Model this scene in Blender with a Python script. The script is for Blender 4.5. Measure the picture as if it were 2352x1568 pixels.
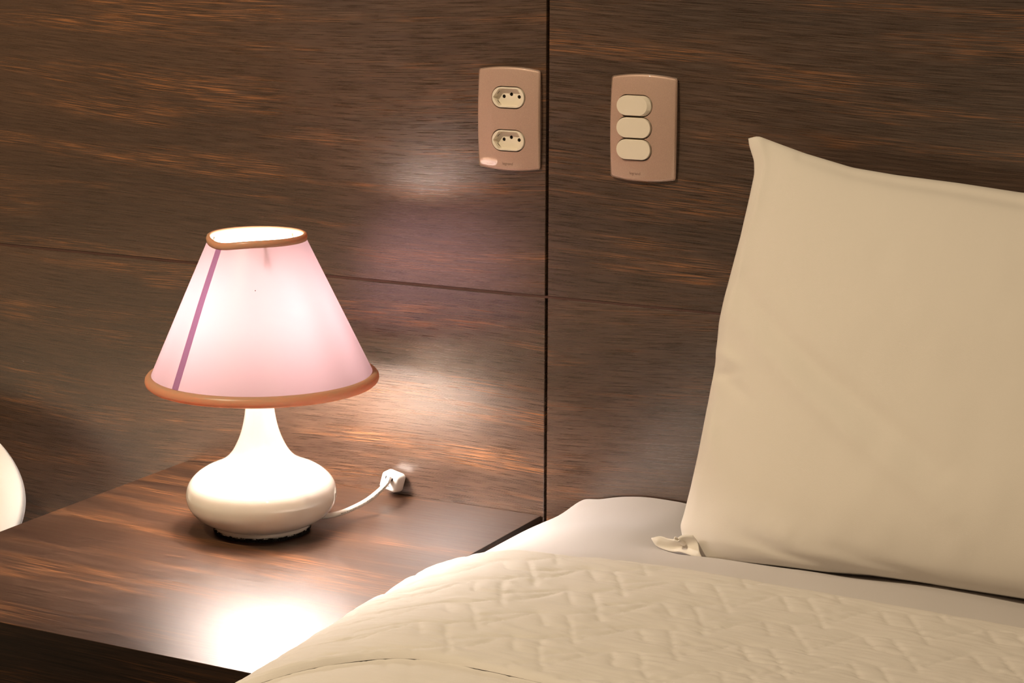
import bpy, bmesh, math, random
import numpy as np
from mathutils import Vector, Matrix, noise

# ------------------------------------------------------------------ camera
scene = bpy.context.scene
for o in list(bpy.data.objects):
    bpy.data.objects.remove(o, do_unlink=True)
C = scene.collection

cam_data = bpy.data.cameras.new('camera')
cam_data.sensor_width = 36.0
cam_data.lens = 4725.24 / 2352 * 36.0
cam_data.clip_start = 0.02
cam = bpy.data.objects.new('camera', cam_data)
C.objects.link(cam)
# columns: right, up, back
R = np.array([[0.8852576131, -0.0961069041, 0.4550630961],
              [0.4650943584, 0.1776875516, -0.8672452777],
              [0.0024892114, 0.9793827633, 0.2019980018]])
m4 = Matrix([list(R[0]) + [1.04739404], list(R[1]) + [-2.08], list(R[2]) + [1.22946078], [0, 0, 0, 1]])
cam.matrix_world = m4
scene.camera = cam

# ------------------------------------------------------------------ world, exposure, room light
scene.view_settings.view_transform = 'Standard'
scene.view_settings.look = 'None'
scene.view_settings.gamma = 1.0
scene.view_settings.use_curve_mapping = False
scene.view_settings.exposure = 0.0

world = bpy.data.worlds.new('room_air')
scene.world = world
world.use_nodes = True
wb = world.node_tree.nodes['Background']
wb.inputs[0].default_value = (1.0, 0.78, 0.5, 1)
wb.inputs[1].default_value = 0.01

CEIL_POS = (-0.60, -1.60, 2.52)
CEIL_COL = (1.0, 0.81, 0.55)
CEIL_W = 48.0
CEIL2_POS = (1.3, -1.8, 2.52)
CEIL2_W = 8.0
BULB_EMIT = 440.0
BULB_COL = (1.0, 0.90, 0.84)

def area(name, loc, size, power, col):
    l = bpy.data.lights.new(name, 'AREA')
    l.shape = 'DISK'; l.size = size; l.energy = power; l.color = col
    o = bpy.data.objects.new(name, l); C.objects.link(o); o.location = loc
    return o
area('ceiling_light_glow', (CEIL_POS[0], CEIL_POS[1], CEIL_POS[2] - 0.03), 0.11, CEIL_W, CEIL_COL)
area('ceiling_light_glow', (CEIL2_POS[0], CEIL2_POS[1], CEIL2_POS[2] - 0.03), 0.11, CEIL2_W, CEIL_COL)

# ------------------------------------------------------------------ helpers
def link_mesh(name, me, mat=None, parent=None, smooth=True):
    o = bpy.data.objects.new(name, me)
    C.objects.link(o)
    if mat: me.materials.append(mat)
    if smooth and len(me.polygons):
        me.polygons.foreach_set('use_smooth', [True] * len(me.polygons))
    if parent: o.parent = parent
    return o

def obj(name, bm, mat=None, parent=None, smooth=True):
    bmesh.ops.recalc_face_normals(bm, faces=bm.faces)
    me = bpy.data.meshes.new(name)
    bm.to_mesh(me); bm.free()
    return link_mesh(name, me, mat, parent, smooth)

def thing(name, label, cat, loc=(0, 0, 0), group=None):
    o = bpy.data.objects.new(name, None); C.objects.link(o)
    o.location = loc
    o.empty_display_size = 0.05
    o['label'] = label; o['category'] = cat
    if group: o['group'] = group
    return o

def tag(o, label, cat, group=None):
    o['label'] = label; o['category'] = cat
    if group: o['group'] = group
    return o

def structure(o):
    o['kind'] = 'structure'
    return o

def bx(bm, c, s, bevel=0.0, seg=2):
    r = bmesh.ops.create_cube(bm, size=1.0)
    vs = r['verts']
    for v in vs:
        v.co = Vector((c[0] + v.co.x * s[0], c[1] + v.co.y * s[1], c[2] + v.co.z * s[2]))
    if bevel:
        es = list({e for v in vs for e in v.link_edges})
        bmesh.ops.bevel(bm, geom=es, offset=bevel, segments=seg, profile=0.5, affect='EDGES')

def auto_smooth(o, deg=35):
    m = o.data
    bm = bmesh.new(); bm.from_mesh(m)
    for e in bm.edges:
        if len(e.link_faces) == 2 and e.calc_face_angle(0) > math.radians(deg):
            e.smooth = False
    bm.to_mesh(m); bm.free()

def box_obj(name, c, s, mat, parent=None, bevel=0.001, seg=2):
    bm = bmesh.new(); bx(bm, c, s, bevel, seg)
    o = obj(name, bm, mat, parent, smooth=True)
    auto_smooth(o, 20)
    return o

def lathe(bm, prof, n=96, center=(0, 0), a0=0.0, a1=2 * math.pi, cap=True):
    full = abs(a1 - a0 - 2 * math.pi) < 1e-6
    rings = []
    cnt = n if full else n + 1
    for r, z in prof:
        ring = []
        for i in range(cnt):
            a = a0 + (a1 - a0) * i / n
            ring.append(bm.verts.new((center[0] + r * math.cos(a), center[1] + r * math.sin(a), z)))
        rings.append(ring)
    for a, b in zip(rings[:-1], rings[1:]):
        for i in range(n):
            j = (i + 1) % cnt
            bm.faces.new((a[i], a[j], b[j], b[i]))
    if cap and full:
        bm.faces.new(rings[0]); bm.faces.new(rings[-1])
    return rings

def tube(bm, pts, r, n=12, cap=True, flat=1.0):
    pts = [Vector(p) for p in pts]
    up = Vector((0, 0, 1)); rings = []
    for i, p in enumerate(pts):
        d = (pts[min(i + 1, len(pts) - 1)] - pts[max(i - 1, 0)]).normalized()
        s = d.cross(up)
        if s.length < 1e-4: s = Vector((1, 0, 0))
        s.normalize(); u = s.cross(d)
        rr = r[i] if isinstance(r, (list, tuple)) else r
        rings.append([bm.verts.new(p + (s * math.cos(2 * math.pi * k / n) * flat + u * math.sin(2 * math.pi * k / n)) * rr) for k in range(n)])
    for a, b in zip(rings[:-1], rings[1:]):
        for k in range(n):
            bm.faces.new((a[k], a[(k + 1) % n], b[(k + 1) % n], b[k]))
    if cap:
        bm.faces.new(rings[0]); bm.faces.new(rings[-1])
    return rings

def catmull(P, n=12):
    P = [Vector(p) for p in P]; out = []
    Q = [P[0] * 2 - P[1]] + P + [P[-1] * 2 - P[-2]]
    for i in range(1, len(Q) - 2):
        for k in range(n):
            t = k / n
            a, b, c, d = Q[i - 1], Q[i], Q[i + 1], Q[i + 2]
            out.append(0.5 * ((2 * b) + (c - a) * t + (2 * a - 5 * b + 4 * c - d) * t * t + (3 * b - a - 3 * c + d) * t ** 3))
    out.append(P[-1]); return out

def grid_mesh(name, X, Y, Z, mat, parent=None, wrap=False):
    """X,Y,Z arrays (n,m) -> quad grid."""
    n, m = X.shape
    co = np.stack([X, Y, Z], -1).reshape(-1, 3)
    i, j = np.meshgrid(np.arange(n - 1), np.arange(m - 1), indexing='ij')
    a = (i * m + j).ravel()
    f = np.stack([a, a + 1, a + m + 1, a + m], -1)
    me = bpy.data.meshes.new(name)
    me.vertices.add(len(co)); me.vertices.foreach_set('co', co.ravel().astype(np.float32))
    me.loops.add(f.size); me.loops.foreach_set('vertex_index', f.ravel().astype(np.int32))
    me.polygons.add(len(f))
    me.polygons.foreach_set('loop_start', (np.arange(len(f)) * 4).astype(np.int32))
    me.polygons.foreach_set('loop_total', np.full(len(f), 4, np.int32))
    me.update(); me.validate()
    return link_mesh(name, me, mat, parent, True)

# ------------------------------------------------------------------ numpy value noise
def vnoise(x, y, seed=0):
    rs = np.random.RandomState(seed); T = rs.rand(256, 256)
    xi = np.floor(x).astype(int); yi = np.floor(y).astype(int)
    fx = x - xi; fy = y - yi
    fx = fx * fx * (3 - 2 * fx); fy = fy * fy * (3 - 2 * fy)
    g = lambda a, b: T[a % 256, b % 256]
    return ((g(xi, yi) * (1 - fx) + g(xi + 1, yi) * fx) * (1 - fy) + (g(xi, yi + 1) * (1 - fx) + g(xi + 1, yi + 1) * fx) * fy) * 2 - 1

def ss(a, b, x):
    t = np.clip((x - a) / (b - a), 0, 1)
    return t * t * (3 - 2 * t)

# ------------------------------------------------------------------ materials
def new_mat(name):
    m = bpy.data.materials.new(name); m.use_nodes = True
    nt = m.node_tree
    return m, nt, nt.nodes['Principled BSDF']

def plain(name, col, rough=0.5, spec=0.5, **kw):
    m, nt, b = new_mat(name)
    b.inputs['Base Color'].default_value = (*col, 1)
    b.inputs['Roughness'].default_value = rough
    b.inputs['Specular IOR Level'].default_value = spec
    for k, v in kw.items():
        b.inputs[k].default_value = v
    return m

def wood(name, offset=(0, 0, 0), rough=0.29, dark=0.80, axis='X', flat_top=False, spec=0.5, waves=1.0, ior=2.2):
    m, nt, b = new_mat(name)
    N = nt.nodes; L = nt.links
    tc = N.new('ShaderNodeTexCoord')
    mp = N.new('ShaderNodeMapping'); mp.inputs['Location'].default_value = offset
    L.new(tc.outputs['Object'], mp.inputs['Vector'])
    if flat_top:                 # grain seen on a horizontal board: depth plays the role of height
        sp0 = N.new('ShaderNodeSeparateXYZ'); L.new(mp.outputs[0], sp0.inputs[0])
        cb0 = N.new('ShaderNodeCombineXYZ')
        L.new(sp0.outputs['X'], cb0.inputs['X']); L.new(sp0.outputs['Y'], cb0.inputs['Z']); L.new(sp0.outputs['Z'], cb0.inputs['Y'])
        src = cb0.outputs[0]
    else:
        src = mp.outputs[0]
    # slow drift of the grain
    def noi(scale3, detail, rough_=0.5, vec=None, dist=0.0):
        s = N.new('ShaderNodeMapping'); s.inputs['Scale'].default_value = scale3
        L.new(vec or src, s.inputs['Vector'])
        t = N.new('ShaderNodeTexNoise'); t.inputs['Scale'].default_value = 1.0
        t.inputs['Detail'].default_value = detail; t.inputs['Roughness'].default_value = rough_
        t.inputs['Distortion'].default_value = dist
        L.new(s.outputs[0], t.inputs['Vector'])
        return t.outputs['Fac']
    def math_(op, a, b_=None, c=None):
        n = N.new('ShaderNodeMath'); n.operation = op
        for k, v in enumerate((a, b_, c)):
            if v is None: continue
            if isinstance(v, (int, float)): n.inputs[k].default_value = v
            else: L.new(v, n.inputs[k])
        return n.outputs[0]
    def mr(v, a, b_, c=0.0, d=1.0):
        n = N.new('ShaderNodeMapRange'); n.interpolation_type = 'SMOOTHSTEP'
        L.new(v, n.inputs[0]); n.inputs[1].default_value = a; n.inputs[2].default_value = b_
        n.inputs[3].default_value = c; n.inputs[4].default_value = d
        return n.outputs[0]
    drift = noi((1.1, 1.0, 3.2), 0.0)
    dz = math_('MULTIPLY', math_('SUBTRACT', drift, 0.5), 0.10 * waves)
    sp = N.new('ShaderNodeSeparateXYZ'); L.new(src, sp.inputs[0])
    cb = N.new('ShaderNodeCombineXYZ')
    L.new(sp.outputs['X'], cb.inputs['X']); L.new(sp.outputs['Y'], cb.inputs['Y'])
    L.new(math_('ADD', sp.outputs['Z'], dz), cb.inputs['Z'])
    wv = cb.outputs[0]
    fine = noi((18, 18, 1250), 2.0, 0.6, wv)
    fine2 = noi((8, 8, 330), 3.0, 0.6, wv)
    broad = noi((1.6, 1.6, 9), 3.0, 0.55, wv)
    band = noi((2.6, 2.6, 34), 3.0, 0.6, wv)
    streak = noi((13, 13, 900), 2.0, 0.65, wv)
    # base tone
    base = math_('ADD', math_('MULTIPLY', fine, 0.55), math_('MULTIPLY', fine2, 0.35))
    base = math_('ADD', base, math_('MULTIPLY', broad, 0.35))
    r = N.new('ShaderNodeValToRGB')
    L.new(base, r.inputs[0])
    cr = r.color_ramp
    cr.elements[0].position = 0.44; cr.elements[0].color = (0.030 * dark, 0.0165 * dark, 0.011 * dark, 1)
    cr.elements[1].position = 0.84; cr.elements[1].color = (0.165 * dark, 0.088 * dark, 0.052 * dark, 1)
    e = cr.elements.new(0.62); e.color = (0.078 * dark, 0.042 * dark, 0.026 * dark, 1)
    # orange streaks in bands
    mask = math_('MULTIPLY', mr(band, 0.47, 0.68), mr(streak, 0.47, 0.66))
    mask = math_('MULTIPLY', mask, 0.85)
    mx = N.new('ShaderNodeMix'); mx.data_type = 'RGBA'
    L.new(mask, mx.inputs['Factor']); L.new(r.outputs[0], mx.inputs['A'])
    mx.inputs['B'].default_value = (0.50 * dark, 0.20 * dark, 0.07 * dark, 1)
    # thin dark pores
    pore = noi((45, 45, 1500), 1.0, 0.5, wv)
    pm = math_('MULTIPLY', mr(pore, 0.69, 0.76), 0.35)
    mx2 = N.new('ShaderNodeMix'); mx2.data_type = 'RGBA'
    L.new(pm, mx2.inputs['Factor']); L.new(mx.outputs['Result'], mx2.inputs['A'])
    mx2.inputs['B'].default_value = (0.018, 0.010, 0.007, 1)
    L.new(mx2.outputs['Result'], b.inputs['Base Color'])
    L.new(mr(fine, 0.3, 0.7, rough - 0.05, rough + 0.08), b.inputs['Roughness'])
    b.inputs['Specular IOR Level'].default_value = spec
    b.inputs['IOR'].default_value = ior
    bp = N.new('ShaderNodeBump'); bp.inputs['Strength'].default_value = 0.22; bp.inputs['Distance'].default_value = 0.0004
    L.new(math_('SUBTRACT', fine, math_('MULTIPLY', pm, 0.6)), bp.inputs['Height'])
    L.new(bp.outputs[0], b.inputs['Normal'])
    return m

def fabric(name, col, weave=1.0, rough=0.85, sheen=0.15, wrinkle=0.0):
    m, nt, b = new_mat(name)
    N = nt.nodes; L = nt.links
    b.inputs['Base Color'].default_value = (*col, 1)
    b.inputs['Roughness'].default_value = rough
    b.inputs['Specular IOR Level'].default_value = 0.2
    b.inputs['Sheen Weight'].default_value = sheen
    tc = N.new('ShaderNodeTexCoord')
    t = N.new('ShaderNodeTexNoise'); t.inputs['Scale'].default_value = 1100; t.inputs['Detail'].default_value = 2
    L.new(tc.outputs['Object'], t.inputs['Vector'])
    bp = N.new('ShaderNodeBump'); bp.inputs['Strength'].default_value = 0.25 * weave; bp.inputs['Distance'].default_value = 0.0004
    L.new(t.outputs['Fac'], bp.inputs['Height'])
    last = bp
    if wrinkle:
        mp = N.new('ShaderNodeMapping'); mp.inputs['Scale'].default_value = (30, 110, 60)
        L.new(tc.outputs['Object'], mp.inputs['Vector'])
        t2 = N.new('ShaderNodeTexNoise'); t2.inputs['Scale'].default_value = 1.0; t2.inputs['Detail'].default_value = 3
        t2.inputs['Distortion'].default_value = 0.6
        L.new(mp.outputs[0], t2.inputs['Vector'])
        b2 = N.new('ShaderNodeBump'); b2.inputs['Strength'].default_value = wrinkle; b2.inputs['Distance'].default_value = 0.002
        L.new(t2.outputs['Fac'], b2.inputs['Height']); L.new(bp.outputs[0], b2.inputs['Normal'])
        last = b2
    L.new(last.outputs[0], b.inputs['Normal'])
    return m

M = {}
M['wood_ul'] = wood('dark_wood_upper_left', (0.35, 0, 0.13))
M['wood_ll'] = wood('dark_wood_lower_left', (1.75, 0, 0.62))
M['wood_ur'] = wood('dark_wood_upper_right', (3.4, 0, 0.27))
M['wood_lr'] = wood('dark_wood_lower_right', (5.1, 0, 0.91))
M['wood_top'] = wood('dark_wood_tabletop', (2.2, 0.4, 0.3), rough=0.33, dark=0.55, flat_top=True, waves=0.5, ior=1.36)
M['wood_body_shaded'] = wood('shaded_wood_body', (4.2, 0.4, 0.3), dark=0.20, waves=0.5, ior=1.3, rough=0.5)  # same wood painted darker, shade of front and sides put into the colour
M['groove'] = plain('groove_backing', (0.09, 0.042, 0.032), 0.6)
M['gap'] = plain('gap_shadow_board', (0.004, 0.003, 0.003), 0.8)
M['paint'] = plain('ceiling_paint', (0.55, 0.48, 0.40), 0.9)
M['paint_dark'] = plain('wall_paint', (0.17, 0.12, 0.09), 0.9)
M['paint_front'] = plain('front_wall_paint', (0.06, 0.042, 0.032), 0.9)
M['paint_left'] = plain('left_wall_paint', (0.30, 0.20, 0.15), 0.9)
M['floor'] = plain('floor_tile', (0.16, 0.11, 0.08), 0.4)
M['sheet'] = fabric('white_sheet', (0.60, 0.565, 0.555), 0.6)
M['pillow'] = fabric('pillowcase_cotton', (0.82, 0.765, 0.695), 0.7)
M['quilt'] = fabric('quilted_coverlet', (0.745, 0.70, 0.655), 1.0, wrinkle=0.35)
M['mattress'] = fabric('mattress_ticking', (0.7, 0.68, 0.64), 1.0)
M['bedbase'] = plain('bed_base', (0.06, 0.04, 0.03), 0.7)
M['ceramic'] = plain('glazed_ceramic', (0.80, 0.745, 0.66), 0.04, 0.5, IOR=1.75)
M['felt'] = plain('felt_pad', (0.015, 0.013, 0.012), 0.95, 0.1)
M['plug'] = plain('white_plastic', (0.85, 0.81, 0.75), 0.35)
M['cord'] = plain('cord_plastic', (0.87, 0.83, 0.75), 0.35)
M['ink'] = plain('printed_ink', (0.02, 0.018, 0.02), 0.6)
M['module'] = plain('ivory_plastic', (0.86, 0.78, 0.66), 0.32)
M['metal'] = plain('wire_metal', (0.5, 0.47, 0.42), 0.35, Metallic=1.0)
M['fixture'] = plain('fixture_white', (0.8, 0.8, 0.78), 0.4)

def plate_mat():
    m, nt, b = new_mat('bronze_plate')
    N = nt.nodes; L = nt.links
    tc = N.new('ShaderNodeTexCoord')
    t = N.new('ShaderNodeTexNoise'); t.inputs['Scale'].default_value = 2600; t.inputs['Detail'].default_value = 1
    L.new(tc.outputs['Object'], t.inputs['Vector'])
    r = N.new('ShaderNodeValToRGB'); L.new(t.outputs['Fac'], r.inputs[0])
    r.color_ramp.elements[0].position = 0.3; r.color_ramp.elements[0].color = (0.46, 0.31, 0.25, 1)
    r.color_ramp.elements[1].position = 0.72; r.color_ramp.elements[1].color = (0.62, 0.42, 0.335, 1)
    L.new(r.outputs[0], b.inputs['Base Color'])
    b.inputs['Metallic'].default_value = 0.25
    b.inputs['Roughness'].default_value = 0.5
    b.inputs['Coat Weight'].default_value = 1.0
    b.inputs['Coat Roughness'].default_value = 0.03
    return m
M['plate'] = plate_mat()
M['plate_rim'] = plain('clear_plate_rim', (0.42, 0.30, 0.24), 0.15, 0.6)
M['plate_logo'] = plain('plate_lettering', (0.27, 0.17, 0.14), 0.5)

def shade_mat(name, dif, tra, mixf, inside_col=None):
    m = bpy.data.materials.new(name); m.use_nodes = True
    nt = m.node_tree; N = nt.nodes; L = nt.links
    N.remove(N['Principled BSDF'])
    out = N['Material Output']
    d = N.new('ShaderNodeBsdfDiffuse'); d.inputs['Color'].default_value = (*dif, 1)
    t = N.new('ShaderNodeBsdfTranslucent'); t.inputs['Color'].default_value = (*tra, 1)
    if inside_col:                                        # paler inside face, added so more bulb light spills out
        g0 = N.new('ShaderNodeNewGeometry'); c0 = N.new('ShaderNodeMix'); c0.data_type = 'RGBA'
        L.new(g0.outputs['Backfacing'], c0.inputs['Factor'])
        c0.inputs['A'].default_value = (*dif, 1); c0.inputs['B'].default_value = (*inside_col, 1)
        L.new(c0.outputs['Result'], d.inputs['Color'])
    mx = N.new('ShaderNodeMixShader'); mx.inputs[0].default_value = mixf
    L.new(d.outputs[0], mx.inputs[1]); L.new(t.outputs[0], mx.inputs[2])
    g = N.new('ShaderNodeBsdfGlossy'); g.inputs['Roughness'].default_value = 0.35; g.inputs['Color'].default_value = (1, 1, 1, 1)
    mx2 = N.new('ShaderNodeMixShader'); mx2.inputs[0].default_value = 0.03
    L.new(mx.outputs[0], mx2.inputs[1]); L.new(g.outputs[0], mx2.inputs[2])
    L.new(mx2.outputs[0], out.inputs['Surface'])
    return m
M['shade'] = shade_mat('pink_shade_film', (0.42, 0.28, 0.31), (0.205, 0.130, 0.142), 0.12, (0.96, 0.88, 0.84))
M['seam'] = shade_mat('purple_seam_overlap', (0.34, 0.16, 0.26), (0.046, 0.0195, 0.040), 0.12, (0.8, 0.6, 0.68))
M['trim'] = shade_mat('bronze_fabric_tape', (0.68, 0.45, 0.29), (0.34, 0.085, 0.035), 0.33)

def emit(name, col, s):
    m = bpy.data.materials.new(name); m.use_nodes = True
    nt = m.node_tree; nt.nodes.remove(nt.nodes['Principled BSDF'])
    e = nt.nodes.new('ShaderNodeEmission'); e.inputs[0].default_value = (*col, 1); e.inputs[1].default_value = s
    nt.links.new(e.outputs[0], nt.nodes['Material Output'].inputs['Surface'])
    return m
M['bulb'] = emit('lit_bulb_tube', BULB_COL, BULB_EMIT)
M['diffuser'] = emit('lit_diffuser', CEIL_COL, 3.0)

# ------------------------------------------------------------------ room shell
GZ = 0.8012            # height of the horizontal groove
XL, XR, YF, ZC = -2.1, 2.2, -3.4, 2.6
PT = 0.018             # wall panel thickness, front face at y = 0
structure(box_obj('floor', ((XL + XR) / 2, (YF + 0.06) / 2, -0.02), (XR - XL + 0.2, -YF + 0.3, 0.04), M['floor'], bevel=0))
structure(box_obj('ceiling', ((XL + XR) / 2, (YF + 0.06) / 2, ZC + 0.02), (XR - XL + 0.2, -YF + 0.3, 0.04), M['paint'], bevel=0))
structure(box_obj('wall_back', ((XL + XR) / 2, PT + 0.003 + 0.03, ZC / 2), (XR - XL, 0.06, ZC), M['gap'], bevel=0))
structure(box_obj('wall_left', (XL - 0.03, (YF + 0.06) / 2, ZC / 2), (0.06, -YF + 0.2, ZC), M['paint_left'], bevel=0))
structure(box_obj('wall_right', (XR + 0.03, (YF + 0.06) / 2, ZC / 2), (0.06, -YF + 0.2, ZC), M['paint_dark'], bevel=0))
structure(box_obj('wall_front', ((XL + XR) / 2, YF - 0.03, ZC / 2), (XR - XL, 0.06, ZC), M['paint_front'], bevel=0))

# four dark wood panels, a black open gap between left and right, a shallow groove between upper and lower
hg = 0.0018
hv = 0.0014
def panel(x0, x1, z0, z1, mat, label):
    o = box_obj('wall_panel', ((x0 + x1) / 2, PT / 2 + 0.0005, (z0 + z1) / 2), (x1 - x0, PT, z1 - z0), mat, bevel=0.0006, seg=1)
    return tag(o, label, 'wall panel', 'dark wood wall panels behind the bed')
panel(XL + 0.001, -hg, GZ + hv, ZC - 0.002, M['wood_ul'], 'dark wood wall panel around the double power outlet, upper left of the crossing grooves')
panel(XL + 0.001, -hg, 0.002, GZ - hv, M['wood_ll'], 'dark wood wall panel low behind the lamp base and plug, above the nightstand')
panel(hg, XR - 0.001, GZ + hv, ZC - 0.002, M['wood_ur'], 'dark wood wall panel around the three light switches, upper right of the crossing grooves')
panel(hg, XR - 0.001, 0.002, GZ - hv, M['wood_lr'], 'dark wood wall panel low beside the pillow, just above the bed sheet')
structure(box_obj('trim_1', ((XL + XR) / 2, 0.0085, GZ), (XR - XL - 0.01, 0.014, 2 * hv), M['groove'], bevel=0))

# ------------------------------------------------------------------ nightstand
TZ = 0.54
tx0, tx1, ty1 = -0.5209, -0.0042, -0.5881
ns = thing('nightstand', 'dark wood nightstand with a glossy top under the lit table lamp', 'nightstand', ((tx0 + tx1) / 2, ty1 / 2, 0))
def child_world(o, root):
    o.parent = root
    o.matrix_parent_inverse = Matrix.Translation(root.location).inverted()
    return o
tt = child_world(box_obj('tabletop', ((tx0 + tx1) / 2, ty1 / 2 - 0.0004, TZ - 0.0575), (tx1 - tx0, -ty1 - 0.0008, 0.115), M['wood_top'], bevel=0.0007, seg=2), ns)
tt.data.materials.append(M['wood_body_shaded'])
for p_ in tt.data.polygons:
    if p_.normal.z < 0.5: p_.material_index = 1  # front and sides get the wood with shade in its colour
child_world(box_obj('carcass', ((tx0 + tx1) / 2, ty1 / 2 + 0.008, 0.2225), (tx1 - tx0 - 0.004, -ty1 - 0.02, 0.403), M['wood_body_shaded'], bevel=0.001), ns)
for k, z0 in enumerate((0.227, 0.030)):
    d = child_world(box_obj('drawer', ((tx0 + tx1) / 2, ty1 + 0.0085, z0 + 0.0965), (tx1 - tx0 - 0.006, 0.016, 0.193), M['wood_body_shaded'], bevel=0.001), ns)
    h = box_obj('handle', ((tx0 + tx1) / 2, ty1 - 0.008, z0 + 0.14), (0.12, 0.012, 0.012), M['metal'], bevel=0.003)
    h.parent = d; h.matrix_parent_inverse = Matrix.Translation(ns.location).inverted() @ Matrix.Identity(4)
    h.matrix_parent_inverse = Matrix.Identity(4)

# ------------------------------------------------------------------ table lamp
LX, LY = -0.2625, -0.1999
lamp = thing('table_lamp', 'lit white ceramic table lamp with a pink conical shade on the nightstand', 'lamp', (LX, LY, TZ))
sx, sy = 0.8875, 0.4655    # horizontal direction facing right of camera view at the lamp

prof = [(0.0, 0.0035), (0.050, 0.0035), (0.0535, 0.004), (0.0545, 0.006), (0.0545, 0.0085), (0.0565, 0.010),
        (0.063, 0.0125), (0.071, 0.0170), (0.0785, 0.0235), (0.0835, 0.0310), (0.0858, 0.0390), (0.0858, 0.0455), (0.0838, 0.0530),
        (0.0795, 0.0600), (0.0730, 0.0663), (0.0650, 0.0715), (0.0560, 0.0757), (0.0470, 0.0800), (0.0400, 0.0845), (0.0350, 0.0895),
        (0.0310, 0.0950), (0.0268, 0.1030), (0.0232, 0.1115), (0.0203, 0.1210), (0.0181, 0.1310), (0.0166, 0.1410),
        (0.0157, 0.1500), (0.0152, 0.1600), (0.0150, 0.1700), (0.0146, 0.1735), (0.0130, 0.1750), (0.0, 0.1750)]
# smooth the profile
pp = catmull([(r, 0, z) for r, z in prof], 4)
bm = bmesh.new()
pr = [(max(v.x, 0.0004), v.z) for v in pp]
lathe(bm, pr, 128)
obj('lamp_base', bm, M['ceramic'], lamp)

# felt pad, ragged rim
bm = bmesh.new()
random.seed(3)
top, bot = [], []
n = 420
for i in range(n):
    a = 2 * math.pi * i / n
    r = 0.0545 + 0.0009 * math.sin(i * 0.31 + 2 * math.sin(i * 0.07)) + random.uniform(-0.0006, 0.0009)
    top.append(bm.verts.new((r * math.cos(a), r * math.sin(a), 0.0036 + random.uniform(0, 0.0012))))
    bot.append(bm.verts.new((r * math.cos(a), r * math.sin(a), 0.0003)))
for i in range(n):
    j = (i + 1) % n
    bm.faces.new((bot[i], bot[j], top[j], top[i]))
bm.faces.new(top); bm.faces.new(bot)
obj('felt_pad', bm, M['felt'], lamp, smooth=False)

# socket and the twin-tube bulb
bm = bmesh.new()
lathe(bm, [(0.013, 0.1745), (0.015, 0.175), (0.015, 0.180), (0.024, 0.181), (0.024, 0.1865), (0.020, 0.1870)], 32)
obj('bulb_socket', bm, M['plug'], lamp)
BA = math.radians(28)
bm = bmesh.new()
ca, sa = math.cos(BA), math.sin(BA)
for off in (-0.012, 0.012):
    pts = []
    for s in (-1, 1):
        seq = [(s * 0.017, 0.187), (s * 0.017, 0.258)]
        if s > 0: seq = seq[::-1]
        if s < 0: pts += seq
        else:
            for k in range(1, 8):
                a = math.pi * (1 - k / 8)
                pts.append((0.017 * math.cos(a), 0.258 + 0.017 * math.sin(a)))
            pts += seq
    P3 = [(q[0] * ca - off * sa, q[0] * sa + off * ca, q[1]) for q in pts]
    tube(bm, P3, 0.0062, 12)
obj('light_bulb', bm, M['bulb'], lamp)

# shade: offset and a hair of tilt, open cone
SC_T, SC_B = 0.0012, 0.0040                         # sideways drift of the top and the bottom ring
def shade_pt(a, f, dr=0.0, dn=0.0):
    """a: azimuth, f: 0 bottom .. 1 top"""
    z = 0.1805 + (0.3395 - 0.1805) * f
    r = 0.1262 + (0.0535 - 0.1262) * f + dr
    c = SC_B + (SC_T - SC_B) * f
    # slightly squashed top ring with a dent at the seam side
    x = c * sx + r * math.cos(a); y = c * sy + r * math.sin(a)
    dz = 0
    da = (a - SEAM + math.pi) % (2 * math.pi) - math.pi
    if f > 0.6:
        dz = -0.0045 * math.exp(-(da / 0.55) ** 2) * (f - 0.6) / 0.4
        if da < 0:
            dz += 0.0
    return Vector((x, y, z + dn + dz))
VIEW = math.atan2(-2.08 - LY, 1.0474 - LX)           # azimuth from the lamp towards the room side
SEAM = VIEW - math.radians(50)
HALF_B = 0.0053
def shade_strip(bm, a_of_f0, a_of_f1, n, m=24, dn=0.0):
    rings = []
    for j in range(m + 1):
        f = j / m
        a0, a1 = a_of_f0(f), a_of_f1(f)
        rings.append([bm.verts.new(shade_pt(a0 + (a1 - a0) * i / n, f, dn)) for i in range(n + 1)])
    for A, B in zip(rings[:-1], rings[1:]):
        for i in range(n):
            bm.faces.new((A[i], A[i + 1], B[i + 1], B[i]))
rad = lambda f: 0.1262 + (0.0535 - 0.1262) * f
s0 = lambda f: SEAM - HALF_B / rad(f) * (1 - 0.12 * f)
s1 = lambda f: SEAM + HALF_B / rad(f) * (1 - 0.12 * f)
bm = bmesh.new()
shade_strip(bm, s1, lambda f: s0(f) + 2 * math.pi, 140)
shade = obj('lamp_shade', bm, M['shade'], lamp)
def face_outwards(o):
    me = o.data
    bmm = bmesh.new(); bmm.from_mesh(me); bmm.normal_update()
    f = next(iter(bmm.faces)); c = f.calc_center_median()
    if f.normal.x * c.x + f.normal.y * c.y < 0:
        bmesh.ops.reverse_faces(bmm, faces=bmm.faces)
    bmm.to_mesh(me); bmm.free()
face_outwards(shade)
bm = bmesh.new()
shade_strip(bm, s0, s1, 4)
q = obj('seam_strip', bm, M['seam'], shade); face_outwards(q); q['label'] = 'darker purple overlap seam of the pink shade'
# a tiny dark speck on the film
bm = bmesh.new()
bmesh.ops.create_uvsphere(bm, u_segments=10, v_segments=6, radius=0.0006, matrix=Matrix.Translation(shade_pt(VIEW - math.radians(3), 0.70, 0.0002)))
q = obj('dark_speck', bm, M['felt'], shade)
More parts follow.
